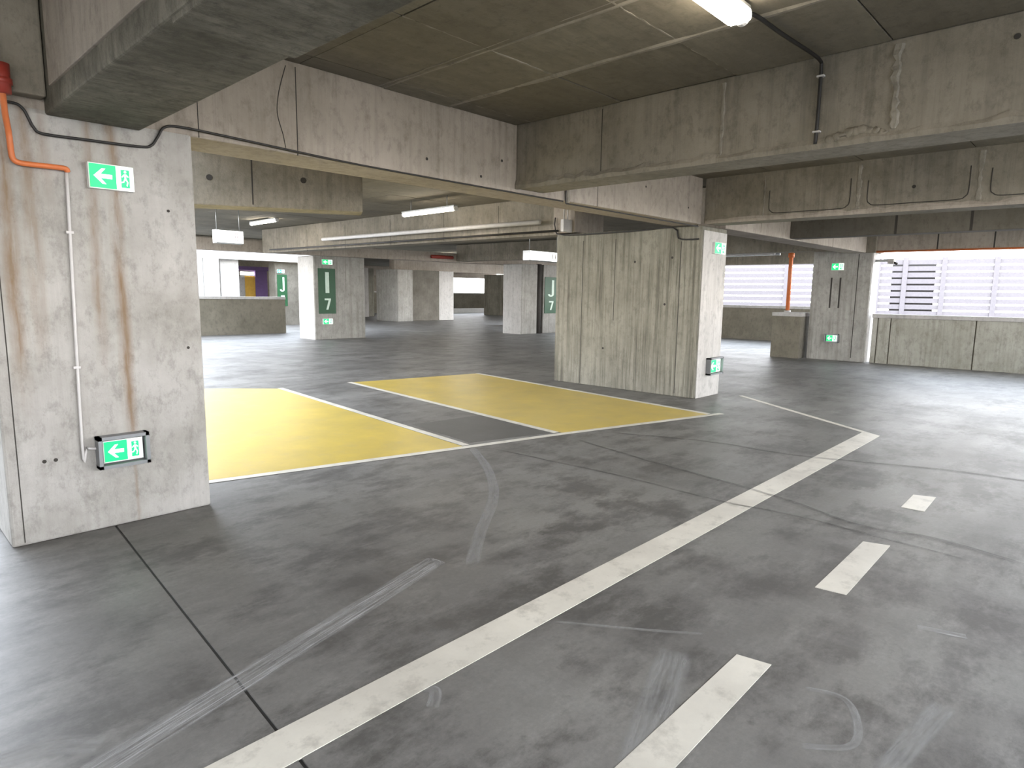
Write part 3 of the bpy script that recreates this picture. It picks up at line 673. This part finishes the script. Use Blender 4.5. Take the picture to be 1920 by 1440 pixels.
lamp('bright tube lamp on the ceiling at the top edge, right of centre', (3.20, 1.82, 3.265), 'x', 1.4, wide=True)
lamp('lit tube lamp hanging beyond the long pale beam', (8.03, 9.9, 3.19), 'y', 1.6)
for x, y, a, l in ((11.2, 8.6, 'y', 'added tube lamp just behind the grey beam beyond the pier'), (12.4, 12.5, 'y', 'added tube lamp in the aisle behind the grey beam, middle'), (12.6, 16.2, 'y', 'added tube lamp in front of the I column'), (14, 22.6, 'x', 'added tube lamp directly behind the I column'), (21.8, 28, 'x', 'tube lamp between and far behind the I and J columns'), (24.5, 27.5, 'x', 'added tube lamp in front of the farthest beam'), (31, 36, 'x', 'added tube lamp over the far lane before the end opening'),  # hidden lamps here are added to brighten the deck
                   (7.4, 1.9, 'x', 'added tube lamp hidden between the first and second cross beams'), (11.5, 1.9, 'x', 'added tube lamp hidden beyond the second cross beam'), (15.8, 1.9, 'x', 'added tube lamp nearest the right edge beam'),
                   (-2.4, 1.9, 'x', 'added unseen tube lamp behind the viewer by the left wall'), 
                   (7.9, 16.6, 'y', 'tube lamp over the left far aisle'), (21.5, 12, 'y', 'added tube lamp by the far right opening'),
                   (21.5, 25, 'y', 'added tube lamp beyond the J column'), (30, 28, 'y', 'added tube lamp in the farthest aisle, right'), (20, 37, 'y', 'added tube lamp in the farthest aisle, left'), (33, 40, 'y', 'added tube lamp before the bright end opening')):
    lamp(l, (x, y, rz(x, y, HS) - .075), a, 1.5)

# ------------------------------------------------------------------ hanging light boxes
def lightbox(label, x0, x1, Y, z0, z1, mark, tilt=0):
    e = thing('hanging_sign', ((x0+x1)/2, Y, z0), label, 'hanging sign', 'white hanging light boxes')
    box('case', (x0, x1, Y, Y+.22, z0, z1), M['grey_metal'], e, .006)
    box('face', (x0+.015, x1-.015, Y-.006, Y+.004, z0+.015, z1-.015), M['box_lit'], e, .002)
    w = x1-x0; h = z1-z0; cx = x0+w*.72; cz = (z0+z1)/2
    bm = bmesh.new()
    for k in (-1, 0, 1): boxb(bm, cx-.05*w, cx+.05*w, Y-.009, Y-.005, cz+k*.26*h-.03*h, cz+k*.26*h+.03*h)
    for k in (-1, 1): boxb(bm, cx+k*.05*w-.015*w, cx+k*.05*w+.015*w, Y-.009, Y-.005, cz-.26*h, cz+.26*h)
    link('mark', bm, mark, e)
    for x in (x0+.08*w, x1-.08*w): tube('hanger_rod', [(x, Y+.1, z1-.01), (x, Y+.1, rz(x, Y, HS)+.01)], .01, M['grey_metal'], e)
lightbox('white hanging light box just right of the rust-stained column', 5.62, 6.20, 14, 2.64, 2.92, M['pink'])
lightbox('white hanging light box at the left edge of the streaked pier', 11.10, 12.30, 10.0, 2.43, 2.66, M['cap'])

# ------------------------------------------------------------------ cables and pipes
yc = 4.812
cab = tube('black_cable', [(.70, yc, 2.674), (.806, yc, 2.681), (.847, yc, 2.657), (.869, yc, 2.61), (.891, yc, 2.56), (.936, yc, 2.532), (1.157, yc, 2.537), (1.45, yc, 2.547), (1.53, yc, 2.566), (1.575, yc, 2.63), (1.62, yc, 2.70), (1.72, yc, 2.722), (2.026, yc, 2.718), (2.99, yc, 2.692), (3.9, yc, 2.69), (5.06, yc, 2.695), (5.90, yc, 2.70)], .0085, M['black'], None, 8, 6)
tag(cab, 'black cable sagging along the foot of the long pale beam', 'cable')
tag(tube('black_cable', [(5.955, yc, 2.85), (5.955, yc, 2.70), (6.0, yc, 2.682), (6.2, yc, 2.684), (7.45, yc, 2.69), (9.20, yc, 2.70)], .0085, M['black'], None, 8, 5), 'black cable running on from the grout seam to the streaked pier', 'cable')
tag(tube('black_cable', [(3.88, 1.82, 3.29), (4.02, 1.80, 3.325), (4.43, 1.785, 3.328), (4.87, 1.765, 3.335), (5.06, 1.755, 3.325), (5.095, 1.755, 3.28), (5.10, 1.755, 3.1), (5.10, 1.755, 2.95), (5.10, 1.76, 2.75)], .013, M['black'], None, 8, 6), 'thick black cable from the ceiling lamp down the near cross beam', 'cable')
t = thing('cable_clip', (5.11, 1.755, 3.2), 'pale clips holding the thick black cable to the near cross beam', 'clip')
for z in (3.22, 2.83): box('clip', (5.084, 5.125, 1.73, 1.78, z, z+.012), M['conduit'], t)
t = thing('conduit', (1.04, 4.82, .6), 'thin pale conduit running down the rust-stained column between its exit signs', 'conduit')
tube('pipe', [(1.040, 4.815, 2.335), (1.005, 4.815, .62), (1.03, 4.815, .575), (1.085, 4.815, .56)], .0095, M['conduit'], t, 8, 5)
box('clip', (1.01, 1.05, 4.80, 4.834, 1.95, 1.965), M['conduit'], t); box('clip', (.99, 1.03, 4.80, 4.834, 1.1, 1.115), M['conduit'], t)
t = thing('orange_pipe', (.77, 4.80, 2.3), 'orange painted pipe bending across the head of the rust-stained column', 'pipe')
tube('riser', [(.735, 4.67, 2.70), (.745, 4.72, 2.6), (.765, 4.79, 2.50), (.769, 4.795, 2.40), (.775, 4.795, 2.36), (.80, 4.795, 2.342), (.86, 4.795, 2.34), (.95, 4.795, 2.342), (1.03, 4.798, 2.342), (1.042, 4.805, 2.325)], .016, M['orange'], t, 10, 6)
tube('coupling', [(.735, 4.665, 2.69), (.735, 4.665, 2.85)], .042, M['red'], t, 14)
tube('collar', [(.735, 4.665, 2.74), (.735, 4.665, 2.77)], .050, M['red'], t, 14)
t = thing('orange_pipe', (18.88, 6.93, 1.2), 'upright orange pipe on the low wall stub left of the signed column', 'pipe')
tube('riser', [(18.88, 6.93, 1.22), (18.88, 6.93, 3.35)], .055, M['orange'], t, 12)
tube('flange', [(18.88, 6.93, 1.24), (18.88, 6.93, 1.30)], .09, M['cap'], t, 12)
tube('collar', [(18.88, 6.93, 2.80), (18.88, 6.93, 2.92)], .085, M['orange'], t, 12)
tag(tube('orange_pipe', [(18.3, 6.9, 2.95), (18.3, 5.3, 2.93), (18.24, 5.0, 2.93)], .03, M['red'], None, 10), 'dark red pipe above the low wall stub', 'pipe')
tag(tube('red_pipe', [(16.2, 19.8, 3.10), (17.3, 19.8, 3.11)], .07, M['red'], None, 10), 'short dark red pipe above the far pale beam', 'pipe')
tag(tube('steel_pipe', [(9.15, 8.0, 2.98), (9.15, 15.8, 3.05)], .045, M['conduit'], None, 10), 'pale pipe along the grey beam behind the hanging lamp', 'pipe')
tag(tube('steel_pipe', [(9.2, 7.6, 2.80), (9.2, 19.0, 2.90)], .02, M['black'], None, 8), 'thin black conduit under the pale pipe behind the hanging lamp', 'pipe')
tag(tube('black_cable', [(9.26, 7.72, 3.05), (9.26, 7.72, 2.86), (9.26, 7.5, 2.72), (9.30, 6.0, 2.71), (9.30, 5.3, 2.72), (9.305, 5.2, 2.55), (9.305, 5.0, 2.52), (9.305, 4.85, 2.52)], .012, M['black'], None, 8, 3), 'black cable along the head of the streaked pier', 'cable')
# cable tray in the gap right of the pier
t = thing('cable_tray', (19.5, 9.2, 3.05), 'cable tray with pipes hanging in the gap right of the pier', 'cable tray')
for y in (8.0, 10.4): box('hanger_strap', (19.4, 19.44, y, y+.04, 2.95, rz(19.4, y, HS)), M['grey_metal'], t)
box('side_rail', (19.38, 19.41, 7.6, 11.4, 2.94, 3.02), M['conduit'], t); box('side_rail', (19.78, 19.81, 7.6, 11.4, 2.94, 3.02), M['grey_metal'], t)
for k in range(12): box('rung', (19.4, 19.8, 7.8+k*.3, 7.83+k*.3, 2.95, 2.965), M['grey_metal'], t)
for k in range(3): tube('cable', [(19.48+.1*k, 7.6, 2.99), (19.48+.1*k, 11.4, 2.99)], .025, M['black'], t)
# junction box and conduit on beam above the pier corner
t = thing('junction_box', (8.9, 7.6, 2.9), 'small pale junction box beside the head of the streaked pier', 'junction box')
box('box', (9.05, 9.30, 7.35, 7.42, 2.76, 2.98), M['conduit'], t, .006)
for x in (9.12, 9.22): tube('conduit', [(x, 7.40, 2.97), (x, 7.40, 3.40)], .012, M['conduit'], t)
# camera housing on the right opening
t = thing('security_camera', (18.45, 4.3, 2.5), 'small camera bracket by the column at the right opening', 'camera')
box('bracket', (18.50, 18.56, 4.30, 4.66, 2.60, 2.66), M['grey_metal'], t, .005)
box('housing', (18.40, 18.60, 4.22, 4.36, 2.54, 2.66), M['cap'], t, .01)
tube('lens', [(18.45, 4.23, 2.57), (18.45, 4.14, 2.53)], .03, M['black'], t, 10)

# ------------------------------------------------------------------ louvred building outside
t = thing('louvre_screen', (44, 9, -7), 'white horizontal louvre screen of the building outside the right opening', 'louvre screen')
A = Vector((39.5, 22.5)); Bq = Vector((45.2, -1.0))
# two bays: A left opening, B right opening
pA, pB = Vector((40.3, 20.6)), Vector((45.6, .2))
dd = (pB-pA).normalized(); nn2 = Vector((-abs(dd.y), -dd.x if dd.y < 0 else dd.x))
def obox(name, s0, s1, w0, w1, z0, z1, mat, parent):
    L_ = (pB-pA).length; n = Vector((dd.y, -dd.x)); 
    if n.x > 0: n = -n
    c = [pA+dd*s0*L_+n*w0, pA+dd*s1*L_+n*w0, pA+dd*s1*L_+n*w1, pA+dd*s0*L_+n*w1]
    bm = bmesh.new(); hexa(bm, [(q.x, q.y, z0) for q in c] + [(q.x, q.y, z1) for q in c]); bmesh.ops.recalc_face_normals(bm, faces=bm.faces[:])
    return link(name, bm, mat, parent)
for k in range(9):
    z = .78 + k*.37
    obox('slat', 0, 1, 0, .10, z, z+.27, M['louvre'], t)
obox('top_rail', .5, 1, -.05, .12, 4.06, 4.10, M['frame'], t)
for s_ in (.0, .25, .49, .555, .645, .76, .88, .999): obox('post', s_-.006, s_+.006, -.04, .16, -7, 4.12, M['louvre'], t)
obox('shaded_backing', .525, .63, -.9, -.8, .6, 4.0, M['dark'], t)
